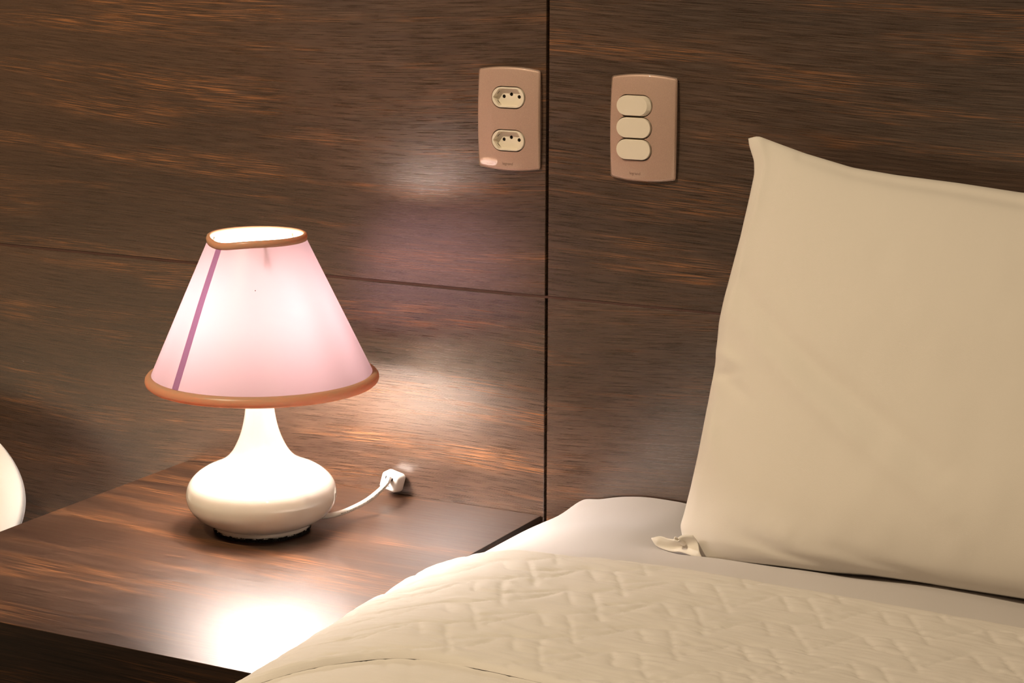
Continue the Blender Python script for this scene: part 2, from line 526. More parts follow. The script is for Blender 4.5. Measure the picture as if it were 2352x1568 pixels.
# rim tapes
def rim_tape(name, f0, prof_rz, label):
    bm = bmesh.new(); n = 144
    rings = []
    for dr, dz in prof_rz:
        rings.append([bm.verts.new(shade_pt(2 * math.pi * i / n, f0, dr, dz)) for i in range(n)])
    m = len(rings)
    for k in range(m):
        A, B = rings[k], rings[(k + 1) % m]
        for i in range(n):
            bm.faces.new((A[i], A[(i + 1) % n], B[(i + 1) % n], B[i]))
    o = obj(name, bm, M['trim'], shade); o['label'] = label
    return o
rim_tape('bottom_rim_tape', 0.0, [(0.0006, 0.0042), (0.0032, 0.0030), (0.0052, 0.0004), (0.0056, -0.0030), (0.0046, -0.0058), (0.0022, -0.0078), (-0.0006, -0.0078), (-0.0022, -0.0045), (-0.0024, 0.0010), (-0.0020, 0.0042)], 'bronze fabric tape around the wide bottom edge of the shade')
rim_tape('top_rim_tape', 1.0, [(0.0022, -0.0040), (0.0028, 0.0), (0.0018, 0.0030), (0.0, 0.0040), (-0.0014, 0.0036), (-0.0020, 0.0), (-0.0012, -0.0045)], 'bronze fabric tape around the narrow top edge of the shade')
# spider: ring on the bulb neck and three spokes to the top of the shade
bm = bmesh.new()
ring = [(0.017 * math.cos(2 * math.pi * i / 32), 0.017 * math.sin(2 * math.pi * i / 32), 0.300) for i in range(33)]
tube(bm, ring, 0.0012, 8)
for k, a in enumerate((VIEW + math.radians(9), VIEW + math.radians(9 + 120), VIEW + math.radians(9 + 240))):
    e = shade_pt(a, 0.985, -0.0032)
    e2 = shade_pt(a, 0.80, -0.0120)
    tube(bm, catmull([(0.017 * math.cos(a), 0.017 * math.sin(a), 0.300), (e2.x * 0.75, e2.y * 0.75, 0.3045), tuple(e2), tuple(e)], 6), 0.0012, 8)
obj('shade_spider', bm, M['metal'], lamp)

# cord and plug
plug_c = Vector((-0.2000 - LX, -0.0140 - LY, 0.5595 - TZ))
bm = bmesh.new()
bx(bm, (0, 0, 0), (0.0255, 0.022, 0.0235), 0.0052, 5)
for v in bm.verts:
    if v.co.y < 0:                                   # front tapers slightly, sides pinched for the fingers
        v.co.x *= 0.93; v.co.z *= 0.93
rot = Matrix.Rotation(math.radians(13), 4, 'Y') @ Matrix.Rotation(math.radians(-6), 4, 'X')
bmesh.ops.transform(bm, matrix=Matrix.Translation(plug_c) @ rot, verts=bm.verts)
plug = obj('plug', bm, M['plug'], lamp)
bm = bmesh.new()
for dx in (-0.0042, 0.0050):
    bx(bm, (dx, -0.0112, 0.0052), (0.0012, 0.0012, 0.0036))
bx(bm, (0.0014, -0.0112, -0.0040), (0.003, 0.0008, 0.0006))
bmesh.ops.transform(bm, matrix=Matrix.Translation(plug_c) @ rot, verts=bm.verts)
obj('cable_slots', bm, M['ink'], plug, smooth=False)
bm = bmesh.new()
for s in (-1, 1):
    bmesh.ops.create_cone(bm, cap_ends=True, segments=16, radius1=0.002, radius2=0.002, depth=0.004,
                          matrix=Matrix.Translation((s * 0.0075, 0.0118, 0)) @ Matrix.Rotation(math.pi / 2, 4, 'X'))
bmesh.ops.transform(bm, matrix=Matrix.Translation(plug_c) @ rot, verts=bm.verts)
obj('plug_pins', bm, M['metal'], plug)

cw = [(-0.2120, -0.1620, 0.5515), (-0.1982, -0.150, 0.5527), (-0.1924, -0.1264, 0.5531), (-0.1831, -0.1028, 0.5589), (-0.1800, -0.0792, 0.5652), (-0.1832, -0.0556, 0.5688), (-0.1925, -0.0360, 0.5680), (-0.1975, -0.0250, 0.5655)]
cp = catmull([(x - LX, y - LY, z - TZ) for x, y, z in cw], 10)
bm = bmesh.new()
tube(bm, cp, 0.0031, 14)
cord = obj('power_cord', bm, M['cord'], lamp)
# printed marks on the cord
bm = bmesh.new(); random.seed(11)
camv = Vector((1.047 - LX, -2.08 - LY, 1.229 - TZ))
k = 14
while k < len(cp) - 8:
    run = random.choice((5, 8, 9))
    for q in range(run):
        fi = k + q * 0.42
        if fi > len(cp) - 6: break
        i = int(fi); t = fi - i
        p = cp[i].lerp(cp[i + 1], t); d = (cp[i + 1] - cp[i]).normalized()
        v = (camv - p).normalized(); nrm = (v - d * v.dot(d)).normalized()
        s = d.cross(nrm)
        nrm2 = (nrm * math.cos(0.35) + s * math.sin(0.35)).normalized()
        s2 = d.cross(nrm2)
        c = p + nrm2 * 0.00312
        hh = random.uniform(0.00035, 0.0006); ww = random.choice((0.00014, 0.0002, 0.00035))
        vs = [bm.verts.new(c + d * (sgn[0] * ww) + s2 * (sgn[1] * hh)) for sgn in ((-1, -1), (1, -1), (1, 1), (-1, 1))]
        bm.faces.new(vs)
    k += run * 0.42 + 1.6
    k = int(k)
obj('cord_print', bm, M['ink'], cord, smooth=False)

# ------------------------------------------------------------------ wall plates
def oval(w, h, n=24):
    """stadium outline, width w, height h, as (x,z) list counter-clockwise"""
    r = h / 2; c = w / 2 - r; out = []
    for i in range(n + 1):
        a = -math.pi / 2 + math.pi * i / n
        out.append((c + r * math.cos(a), r * math.sin(a)))
    for i in range(n + 1):
        a = math.pi / 2 + math.pi * i / n
        out.append((-c + r * math.cos(a), r * math.sin(a)))
    return out

def plate_outline(hw, hh, arc, rc, n=14):
    """rectangle with bowed top and bottom and rounded corners"""
    pts = []
    raw = []
    m = 20
    for i in range(m + 1):                            # bottom edge left to right
        u = -1 + 2 * i / m
        raw.append((u * (hw - rc), -(hh + arc * (1 - u * u))))
    def corner(cx, cz, a0):
        return [(cx + rc * math.cos(a0 + math.pi / 2 * k / n), cz + rc * math.sin(a0 + math.pi / 2 * k / n)) for k in range(1, n)]
    pts += raw
    pts += corner(hw - rc, -hh + rc, -math.pi / 2)
    for i in range(m + 1):
        pts.append((hw + 0.0006 * math.sin(math.pi * i / m), -hh + rc + (2 * hh - 2 * rc) * i / m))
    pts += corner(hw - rc, hh - rc, 0)
    pts += [(-x, -z) for x, z in raw]
    pts += corner(-hw + rc, hh - rc, math.pi / 2)
    for i in range(m + 1):
        pts.append((-hw - 0.0006 * math.sin(math.pi * i / m), hh - rc - (2 * hh - 2 * rc) * i / m))
    pts += corner(-hw + rc, -hh + rc, math.pi)
    return pts

def radial_solid(bm, outline, scales, depth, back=0.0, cx=0.0, cz=0.0):
    """outline scaled inwards; depth(x, z, s) is how far the face stands off the wall"""
    n = len(outline)
    rings = [[bm.verts.new((cx + x, -back, cz + z)) for x, z in outline]]
    for s in scales:
        rings.append([bm.verts.new((cx + x * s, -depth(x * s, z * s, s), cz + z * s)) for x, z in outline])
    for A, B in zip(rings[:-1], rings[1:]):
        for i in range(n):
            bm.faces.new((A[i], A[(i + 1) % n], B[(i + 1) % n], B[i]))
    cv = bm.verts.new((cx, -depth(0, 0, 0), cz))
    for i in range(n):
        bm.faces.new((rings[-1][i], rings[-1][(i + 1) % n], cv))
    bm.faces.new(rings[0])

def boolean_cut(o, cutters):
    for c in cutters:
        md = o.modifiers.new('cut', 'BOOLEAN'); md.object = c; md.operation = 'DIFFERENCE'; md.solver = 'EXACT'
    dg = bpy.context.evaluated_depsgraph_get(); dg.update()
    me = bpy.data.meshes.new_from_object(o.evaluated_get(dg))
    o.modifiers.clear(); o.data = me
    for c in cutters:
        bpy.data.objects.remove(c, do_unlink=True)

PD = 0.0090
def plate_depth(x, z, s=0):
    d = PD - 0.9 * z * z - 2.3 * x * x
    return d
def face_depth(x, z, s):
    d = plate_depth(x, z)
    if s > 0.955:
        t = (s - 0.955) / 0.045
        d -= 0.0011 * (1 - math.sqrt(max(0, 1 - t * t)))
    return d

def make_plate(name, label, cx, cz, group, openings):
    root = thing(name, label, 'wall outlet' if 'outlet' in name else 'light switch', (cx, 0, cz), None)
    out = plate_outline(0.0388, 0.0555, 0.0032, 0.0028)
    bm = bmesh.new()
    radial_solid(bm, out, [1.0, 0.996, 0.990, 0.982, 0.972, 0.962, 0.955] + [0.93 - 0.05 * k for k in range(18)], face_depth, back=0.0)
    f = obj('cover_plate', bm, M['plate'], root)
    cutters = []
    for (ox, oz, w, h) in openings:
        bm = bmesh.new()
        ol = oval(w + 0.0018, h + 0.0018)
        radial_solid(bm, ol, [1.0], lambda x, z, s: 0.03, back=-0.001, cx=ox, cz=oz)
        c = obj('cutter', bm, None, None); c.location = root.location
        cutters.append(c)
    bpy.context.view_layer.update()
    boolean_cut(f, cutters)
    auto_smooth(f, 40)
    # clear rim line running round the plate
    bm = bmesh.new()
    n = len(out); rr = []
    for s, dd in ((1.004, 0.0032), (1.013, 0.0036), (1.016, 0.0048), (1.013, 0.0059), (1.004, 0.0064)):
        rr.append([bm.verts.new((x * s, -(plate_depth(x, z) * (dd / 0.0090) + 0.0006), z * (1 + (s - 1) * 0.7))) for x, z in out])
    for A, B in zip(rr[:-1], rr[1:]):
        for i in range(n):
            bm.faces.new((A[i], A[(i + 1) % n], B[(i + 1) % n], B[i]))
    for i in range(n):
        bm.faces.new((rr[-1][i], rr[-1][(i + 1) % n], rr[0][(i + 1) % n], rr[0][i]))
    q = obj('plate_rim', bm, M['plate_rim'], f); q['label'] = 'thin glossy rim of the cover plate'
    return root, f

def logo(parent, x, z):
    cu = bpy.data.curves.new('logo_text', 'FONT'); cu.body = 'legrand'; cu.size = 0.0046
    cu.align_x = 'CENTER'; cu.align_y = 'CENTER'; cu.extrude = 0.00012
    t = bpy.data.objects.new('tmp_text', cu); C.objects.link(t)
    bpy.context.view_layer.update()
    dg = bpy.context.evaluated_depsgraph_get()
    me = bpy.data.meshes.new_from_object(t.evaluated_get(dg))
    bpy.data.objects.remove(t, do_unlink=True)
    me.materials.clear()
    o = bpy.data.objects.new('logo_text', me); C.objects.link(o); me.materials.append(M['plate_logo'])
    o.parent = parent
    for v in me.vertices:
        X, Y_, Z_ = v.co
        xx = x + X; zz = z + Y_
        v.co = (xx, -(plate_depth(xx, zz) + 0.00005 + Z_), zz)
    o['label'] = 'small embossed lettering low on the plate'
    return o

# double outlet
ocx, ocz = -0.0468, 1.0043
HOLE = 0.0021
SOCKETS = [(0.0012, 0.0246), (0.0012, -0.0243)]
outlet, of = make_plate('power_outlet', 'bronze double power outlet with two ivory sockets, left of the black panel gap', ocx, ocz, None,
                        [(x, z, 0.0418, 0.0236) for x, z in SOCKETS])
logo(of, 0.0, -0.0510)

def hexagon(hw, hh, cut, n_like):
    """six-sided recess outline sampled to match an oval outline by angle"""
    V = [(-hw, 0), (-cut, -hh), (cut, -hh), (hw, 0), (cut, hh), (-cut, hh)]
    out = []
    for x, z in n_like:
        L = math.hypot(x, z); dx, dz = x / L, z / L
        best = None
        for i in range(6):
            ax, az = V[i]; bx_, bz = V[(i + 1) % 6]
            ex, ez = bx_ - ax, bz - az
            den = dx * ez - dz * ex
            if abs(den) < 1e-12: continue
            t = (ax * ez - az * ex) / den
            u = (ax * dz - az * dx) / den
            if t > 0 and -1e-6 <= u <= 1 + 1e-6 and (best is None or t < best): best = t
        out.append((dx * best, dz * best))
    return out

def dens(outline, k=2):
    out = []
    n = len(outline)
    for i in range(n):
        a = outline[i]; b = outline[(i + 1) % n]
        L = math.hypot(b[0] - a[0], b[1] - a[1])
        m = max(1, int(L / 0.0009))
        for j in range(m):
            out.append((a[0] + (b[0] - a[0]) * j / m, a[1] + (b[1] - a[1]) * j / m))
    return out

def make_socket(parent, x, z):
    ol = dens(oval(0.0414, 0.0232))
    hx = hexagon(0.0190, 0.0100, 0.0118, ol)
    hx2 = [(a * 0.93, b * 0.93) for a, b in hx]
    bm = bmesh.new()
    d0 = plate_depth(x, z) + 0.0003
    layers = [(ol, 0.001), (ol, d0 - 0.0006), ([(a * 0.985, b * 0.975) for a, b in ol], d0), (hx, d0), ([(a * 0.99, b * 0.985) for a, b in hx], d0 - 0.0005), (hx2, 0.0022)]
    rings = [[bm.verts.new((a, -d, b)) for a, b in o_] for o_, d in layers]
    n = len(ol)
    for A, B in zip(rings[:-1], rings[1:]):
        for i in range(n):
            bm.faces.new((A[i], A[(i + 1) % n], B[(i + 1) % n], B[i]))
    bm.faces.new(rings[0]); bm.faces.new(rings[-1])
    s = obj('socket', bm, M['module'], parent)
    s.location = (x, 0, z)
    bpy.context.view_layer.update()
    cut = []
    for hx_, hz_ in ((-0.0082, 0.0006), (0.0012, 0.0033), (0.0112, 0.0006)):
        bm = bmesh.new()
        bmesh.ops.create_cone(bm, cap_ends=True, segments=28, radius1=HOLE, radius2=HOLE, depth=0.0070,
                              matrix=Matrix.Translation((hx_, -0.0045, hz_)) @ Matrix.Rotation(math.pi / 2, 4, 'X'))
        c = obj('cutter', bm); c.matrix_world = s.matrix_world.copy(); cut.append(c)
    bpy.context.view_layer.update()
    # deepen: back wall of the socket is 1 mm off the wall, floor of the recess 2.2 mm
    boolean_cut(s, cut)
    auto_smooth(s, 35)
    bm = bmesh.new()
    for hx_, hz_ in ((-0.0082, 0.0006), (0.0012, 0.0033), (0.0112, 0.0006)):
        bmesh.ops.create_cone(bm, cap_ends=True, segments=20, radius1=HOLE * 0.98, radius2=HOLE * 0.98, depth=0.0003,
                              matrix=Matrix.Translation((hx_, -0.0013, hz_)) @ Matrix.Rotation(math.pi / 2, 4, 'X'))
    o = obj('hole_shade', bm, M['felt'], s)  # near-black discs stand in for the shade deep in the holes
    bm = bmesh.new()
    for sg in (-1, 1):
        m = Matrix.Translation((-0.0138, -0.0050, sg * 0.0052)) @ Matrix.Rotation(-sg * math.radians(50), 4, 'Y')
        r = bmesh.ops.create_cube(bm, size=1.0, matrix=m @ Matrix.Diagonal((0.0042, 0.0004, 0.0004, 1)))
    obj('side_slots', bm, M['felt'], s, smooth=False)
    return s
for x, z in SOCKETS:
    make_socket(of, x, z)

# triple switch
scx, scz = 0.1218 - 0.0012, 1.0028 - 0.0008
SW = [(-0.0088, 0.0245), (-0.0088, 0.0003), (-0.0088, -0.0238)]
SW = [(0.1116 - scx, z) for _, z in SW]
switch, sf = make_plate('light_switch', 'bronze triple light switch with three ivory rockers, right of the black panel gap', scx, scz, None,
                        [(x, z, 0.0418, 0.0226) for x, z in SW])
logo(sf, -0.008, -0.0505)
for k, (x, z) in enumerate(SW):
    base = plate_depth(x, z)
    ol = oval(0.0412, 0.0222)
    def ring_of(w, h, dx):
        return [(px_ + dx, pz_) for px_, pz_ in oval(w, h)]
    if k == 0:                                        # top rocker is pressed the other way: its right end drops as a bevelled crescent
        lay = [(ol, -0.001), (ol, base + 0.0002), (ring_of(0.0406, 0.0216, 0), base + 0.0008), (ring_of(0.0372, 0.0212, -0.0017), base + 0.0027),
               (ring_of(0.0364, 0.0204, -0.0018), base + 0.0031), (ring_of(0.030, 0.014, -0.0018), base + 0.0031)]
    else:
        lay = [(ol, -0.001), (ol, base + 0.0012), (ring_of(0.0408, 0.0218, 0), base + 0.0018), (ring_of(0.0400, 0.0210, 0), base + 0.0021),
               (ring_of(0.030, 0.011, 0), base + 0.0022)]
    bm = bmesh.new()
    rings = [[bm.verts.new((a, -d, b)) for a, b in o_] for o_, d in lay]
    n = len(ol)
    for A, B in zip(rings[:-1], rings[1:]):
        for i in range(n):
            bm.faces.new((A[i], A[(i + 1) % n], B[(i + 1) % n], B[i]))
    bm.faces.new(rings[0]); bm.faces.new(rings[-1])
    s = obj('rocker', bm, M['module'], sf)
    s.location = (x, 0, z)
    auto_smooth(s, 30)
    if k == 0: s['label'] = 'top rocker pressed to the other side'

# ------------------------------------------------------------------ bed
BZ = 0.583
def bed_top(x, y, x0=0.016, drop=0.045, a=0.17):
    """height of the bed surface; the left side rolls over at x0"""
    yy = -y
    edge = 0.013 * np.exp(-(yy / 0.07) ** 2) + 0.012 * ss(0.42, 0.75, yy) - 0.004 * np.exp(-((yy - 0.33) / 0.12) ** 2)
    w = np.clip((x - x0 - edge) / a, 0, 1)
    z = BZ - drop * (1 - np.sqrt(np.clip(1 - (1 - w) ** 2, 0, 1)))
    z = z - (0.0115 - 0.0085 * ss(0.30, 0.58, x)) * (1 - ss(0.150, 0.195, yy)) * ss(0.17, 0.25, x)
    z = z + 0.0035 * vnoise(x * 6 + 3, yy * 5 + 1, 2) * ss(0.02, 0.15, x) + 0.0015 * vnoise(x * 16, yy * 13, 5) * ss(0.02, 0.1, x)
    return z, x0 + edge

def bed_surface(xs, ys, off=0.0, side=0.20, ns=26):
    """grid rows along y, columns: side going up, then the top"""
    sidez = np.linspace(0, 1, ns, endpoint=False)
    X = np.zeros((len(ys), ns + len(xs))); Yg = np.zeros_like(X); Z = np.zeros_like(X)
    for j, y in enumerate(ys):
        ya = np.full(len(xs), y)
        z0, xe = bed_top(np.array([0.0]), np.array([y])); xe = xe[0]
        # parametrise top with dense start
        u = xs
        x = xe + u
        z, _ = bed_top(x, ya)
        zs = z[0]
        X[j, ns:] = x; Z[j, ns:] = z; Yg[j, :] = y
        X[j, :ns] = xe + 0.004 * np.sin(sidez * 9 + y * 20) * (1 - sidez) 
        Z[j, :ns] = zs - side * (1 - sidez)
    if off:
        gx = np.gradient(X, axis=1); gz = np.gradient(Z, axis=1)
        L = np.sqrt(gx ** 2 + gz ** 2) + 1e-9
        X = X + (-gz / L) * (off if np.isscalar(off) else off)
        Z = Z + (gx / L) * (off if np.isscalar(off) else off)
    return X, Yg, Z

def usamp(wid, fine_step, n_edge=26):
    e = 0.03 * (np.linspace(0, 1, n_edge) ** 2)
    rest = np.arange(0.03 + fine_step, wid, fine_step)
    return np.concatenate([e, rest])

bed = thing('bed', 'white bed right of the nightstand, made up against the dark panelled wall', 'bed', (0.75, -1.0, 0))
us = usamp(1.38, 0.02)
X, Yg, Z = bed_surface(us, np.linspace(-0.006, -1.95, 60), off=-0.006, side=0.22)
Z[:, -1] = 0.30
mat_ = grid_mesh('mattress', X, Yg, Z, M['mattress'], None); child_world(mat_, bed)
child_world(box_obj('bed_base', (0.73, -0.98, 0.19), (1.38, 1.93, 0.30), M['bedbase'], bevel=0.01), bed)
for lx_ in (0.09, 1.37):
    for ly_ in (-0.08, -1.88):
        child_world(box_obj('leg', (lx_, ly_, 0.02), (0.05, 0.05, 0.04), M['bedbase'], bevel=0.004), bed)

# sheet
us = usamp(1.38, 0.0045)
ys = np.linspace(-0.003, -0.75, 240)
X, Yg, Z = bed_surface(us, ys, off=0.0, side=0.24)
yy = -Yg
rip = 0.0016 * np.sin((yy * 52 + X * 9) + 1.3 * vnoise(X * 9, yy * 9, 8)) * ss(0.02, 0.10, X) * (1 - ss(0.24, 0.30, X)) * (1 - ss(0.22, 0.3, yy))
hump = 0.006 * np.exp(-((X - 0.050) / 0.016) ** 2 - ((yy - 0.006) / 0.03) ** 2)
Z = Z + rip + hump
sheet = grid_mesh('bed_sheet', X, Yg, Z, M['sheet'])
tag(sheet, 'smooth white bottom sheet on the bed, bare strip under the pillow beside the wall', 'bed sheet')

# quilting pattern (distance to stitched segments on a slanted lattice)
LA = np.array([0.098, 0.004]); LB = np.array([0.007, -0.070])
SEGS = [((0, 0), (0.021, -0.034)), ((0.026, 0.004), (0.047, -0.031)),
        ((-0.030, -0.052), (0, 0)), ((0, 0), (0.026, 0.004)), ((0.021, -0.034), (0.047, -0.031)),
        ((0.047, -0.031), (0.098, 0.004)), ((0.026, 0.004), (0.060, 0.030)), ((0.047, -0.031), (0.068, -0.066))]
def quilt_dist(x, y):
    Minv = np.linalg.inv(np.stack([LA, LB], 1))
    P = np.stack([x - 0.111, y + 0.314], -1)
    uv = P @ Minv.T
    base = np.floor(uv)
    rem = (uv - base) @ np.stack([LA, LB], 1).T
    D = np.full(x.shape, 1.0)
    for i in (-1, 0, 1):
        for j in (-1, 0, 1):
            o_ = i * LA + j * LB
            for a, b in SEGS:
                a = np.array(a) + o_; b = np.array(b) + o_
                d = b - a; t = np.clip(((rem[..., 0] - a[0]) * d[0] + (rem[..., 1] - a[1]) * d[1]) / (d @ d), 0, 1)
                q = np.hypot(rem[..., 0] - a[0] - t * d[0], rem[..., 1] - a[1] - t * d[1])
                D = np.minimum(D, q)
    return D

def quilt_height(X, Y, Z):
    s = X + np.minimum(0, 0)                          # unroll the side so the stitches carry on down it
    wx = X + 0.004 * vnoise(X * 14, Y * 14, 21); wy = Y + 0.004 * vnoise(X * 14 + 9, Y * 14, 22)
    # unrolled coordinate
    dX = np.diff(X, axis=1, prepend=X[:, :1]); dZ = np.diff(Z, axis=1, prepend=Z[:, :1])
    S = np.cumsum(np.sqrt(dX ** 2 + dZ ** 2), axis=1)
    k = np.argmin(np.abs(X - 0.25), axis=1)
    S = S - S[np.arange(len(S)), k][:, None] + 0.25
    wx = S + 0.004 * vnoise(S * 14, Y * 14, 21)
    D = quilt_dist(wx, wy)
    h = 0.0012 * (1 - np.exp(-(D / 0.0015))) + 0.0010 * (1 - np.exp(-(D / 0.008))) 
    near = np.exp(-D / 0.010)
    puck = vnoise(S * 70 + 6 * vnoise(S * 10, Y * 10, 3), Y * 210, 31) * 0.00055 * (0.35 + near)
    puck += vnoise(S * 42, Y * 330 + 15 * S, 32) * 0.00034
    puck += vnoise(S * 28, Y * 90 + 20 * S, 33) * 0.00045
    puck += vnoise(S * 11, Y * 26, 35) * 0.0010
    return h + puck

us = usamp(1.38, 0.0028)
def cover_layer(name, y_from, y_to, off_fn, step=0.0022, coarse=None):
    ys = np.arange(y_from, y_to, -step)
    X, Yg, Z = bed_surface(us, ys, off=0.0, side=0.26, ns=50)
    q = quilt_height(X, Yg, Z)
    gx = np.gradient(X, axis=1); gz = np.gradient(Z, axis=1)
    L = np.sqrt(gx ** 2 + gz ** 2) + 1e-9
    nx, nz = -gz / L, gx / L
    t = np.linspace(0, 1, len(ys))[:, None]
    return X, Yg, Z, q, nx, nz, t

def edge_y(x):                                        # wall-side edge of the coverlet
    return -0.262 - 0.028 * np.exp(-((x - 0.03) / 0.035) ** 2) - 0.007 * np.exp(-((x - 0.17) / 0.03) ** 2) - 0.004 * np.sin(x * 16)
def fold_y(x):                                        # free edge of the turned-down band
    return -0.598 - 0.085 * np.exp(-((x - 0.02) / 0.085) ** 2) - 0.004 * np.sin(x * 24)

# lower layer of the coverlet
X, Yg, Z, q, nx, nz, t = cover_layer('c', -0.45, -1.98, None, step=0.0050)
off = 0.0046 + q * 0.5
cov = grid_mesh('coverlet', X + nx * off, Yg, Z + nz * off, M['quilt'])
tag(cov, 'cream quilted coverlet spread over the bed, turned down below the pillow', 'coverlet')
# turned-down band
n_r = 190
X, Yg, Z = bed_surface(us, np.linspace(-0.27, -0.61, n_r), off=0.0, side=0.26, ns=50)
T = np.linspace(0, 1, n_r)[:, None]
e0 = edge_y(X); e1 = fold_y(X)
Yn = e0 + (e1 - e0) * T
# resample heights at the new y
for j in range(n_r):
    pass
ns_ = 50
ztop, xe = bed_top(X, Yn)
Z2 = np.where(np.arange(X.shape[1])[None, :] >= ns_, ztop, Z)
z_join = ztop[:, ns_:ns_ + 1]
Z2[:, :ns_] = z_join - 0.26 * (1 - np.linspace(0, 1, ns_, endpoint=False))[None, :]
q = quilt_height(X, Yn, Z2)
gx = np.gradient(X, axis=1); gz = np.gradient(Z2, axis=1)
L_ = np.sqrt(gx ** 2 + gz ** 2) + 1e-9
nx, nz = -gz / L_, gx / L_
dist0 = np.abs(Yn - e0); dist1 = np.abs(Yn - e1)
body = 0.0108
f0 = np.sqrt(np.clip(1 - (1 - np.clip(dist0 / 0.014, 0, 1)) ** 2, 0, 1))
f1 = np.sqrt(np.clip(1 - (1 - np.clip(dist1 / 0.0026, 0, 1)) ** 2, 0, 1))
off = 0.0012 + (body - 0.0012) * f0
off = np.where(dist1 < 0.0026, 0.0056 + (off - 0.0056) * f1, off)
off = off + q * ss(0, 0.02, dist0) * ss(0, 0.008, dist1)
fold = grid_mesh('turned_down_fold', X + nx * off, Yn, Z2 + nz * off, M['quilt'], cov)

# ------------------------------------------------------------------ pillows
P0 = np.array([0, -0.152, 0.5835]); UP = np.array([0, 0.11, 0.417]); UP /= np.linalg.norm(UP)
NRM = np.array([0, -UP[2], UP[1]])                     # towards the room
def interp_curve(pts, n, key):
    pts = np.array(pts); t = key(pts); t = (t - t[0]) / (t[-1] - t[0])
    s = np.linspace(0, 1, n)
    # smooth a little by dense linear then box filter
    d = np.linspace(0, 1, n * 8)
    a = np.interp(d, t, pts[:, 0]); b = np.interp(d, t, pts[:, 1])
    k = max(3, n * 8 // 60); ker = np.ones(k) / k
    ap = np.convolve(np.pad(a, k // 2, mode='reflect', reflect_type='odd'), ker, 'same')[k // 2:k // 2 + n * 8]
    bp = np.convolve(np.pad(b, k // 2, mode='reflect', reflect_type='odd'), ker, 'same')[k // 2:k // 2 + n * 8]
    return np.stack([np.interp(s, d, ap), np.interp(s, d, bp)], -1)

left_pts = [(0.2620, -0.0120), (0.2385, 0.0060), (0.2345, 0.0179), (0.2370, 0.0299), (0.2410, 0.0583), (0.2450, 0.0958), (0.2495, 0.152), (0.2520, 0.1939), (0.2508, 0.2355), (0.2537, 0.2636), (0.2635, 0.3293), (0.2680, 0.369), (0.2705, 0.3947), (0.2685, 0.4085), (0.2610, 0.4243), (0.2590, 0.4321)]
top_pts = [(0.2590, 0.4321), (0.2707, 0.4350), (0.2935, 0.4284), (0.3234, 0.4199), (0.3768, 0.4079), (0.4236, 0.403), (0.4873, 0.3989), (0.5547, 0.393), (0.68, 0.395), (0.80, 0.408), (0.88, 0.425)]
bot_pts = [(0.2620, -0.0120), (0.3052, -0.0110), (0.3528, -0.0091), (0.3996, -0.008), (0.4452, -0.0039), (0.4902, -0.0033), (0.5346, -0.0041), (0.6002, -0.0039), (0.74, -0.004), (0.885, -0.010)]
right_pts = [(0.885, -0.010), (0.900, 0.06), (0.905, 0.2), (0.895, 0.33), (0.88, 0.425)]
NU, NV = 190, 150
kx = lambda p: p[:, 0]; ky = lambda p: p[:, 1]
# the left side is not monotonic in height at its very ends: use running length
kl = lambda p: np.concatenate([[0], np.cumsum(np.hypot(*np.diff(p, axis=0).T))])
Lc = interp_curve(left_pts, NV, kl); Rc = interp_curve(right_pts, NV, kl)
Bc = interp_curve(bot_pts, NU, kl); Tc = interp_curve(top_pts, NU, kl)
u = np.linspace(0, 1, NU)[:, None, None]; v = np.linspace(0, 1, NV)[None, :, None]
G = (1 - v) * Bc[:, None, :] + v * Tc[:, None, :] + (1 - u) * Lc[None] + u * Rc[None] \
    - ((1 - u) * (1 - v) * Bc[0] + u * (1 - v) * Bc[-1] + (1 - u) * v * Tc[0] + u * v * Tc[-1])
U = u[..., 0] + 0 * v[..., 0]; V = v[..., 0] + 0 * u[..., 0]
def bulge(s, p=2.6, q=0.62):
    return np.clip(1 - np.abs(2 * s - 1) ** p, 0, 1) ** q
def gauss_line(U, V, a, b, w):
    a = np.array(a); b = np.array(b); d = b - a
    t = np.clip(((U - a[0]) * d[0] + (V - a[1]) * d[1]) / (d @ d), 0, 1)
    dist = np.hypot((U - a[0] - t * d[0]) * 0.65, (V - a[1] - t * d[1]) * 0.43)
    return np.exp(-(dist / w) ** 2) * (0.35 + 0.65 * np.sin(math.pi * np.clip(t, 0.02, 0.98)))
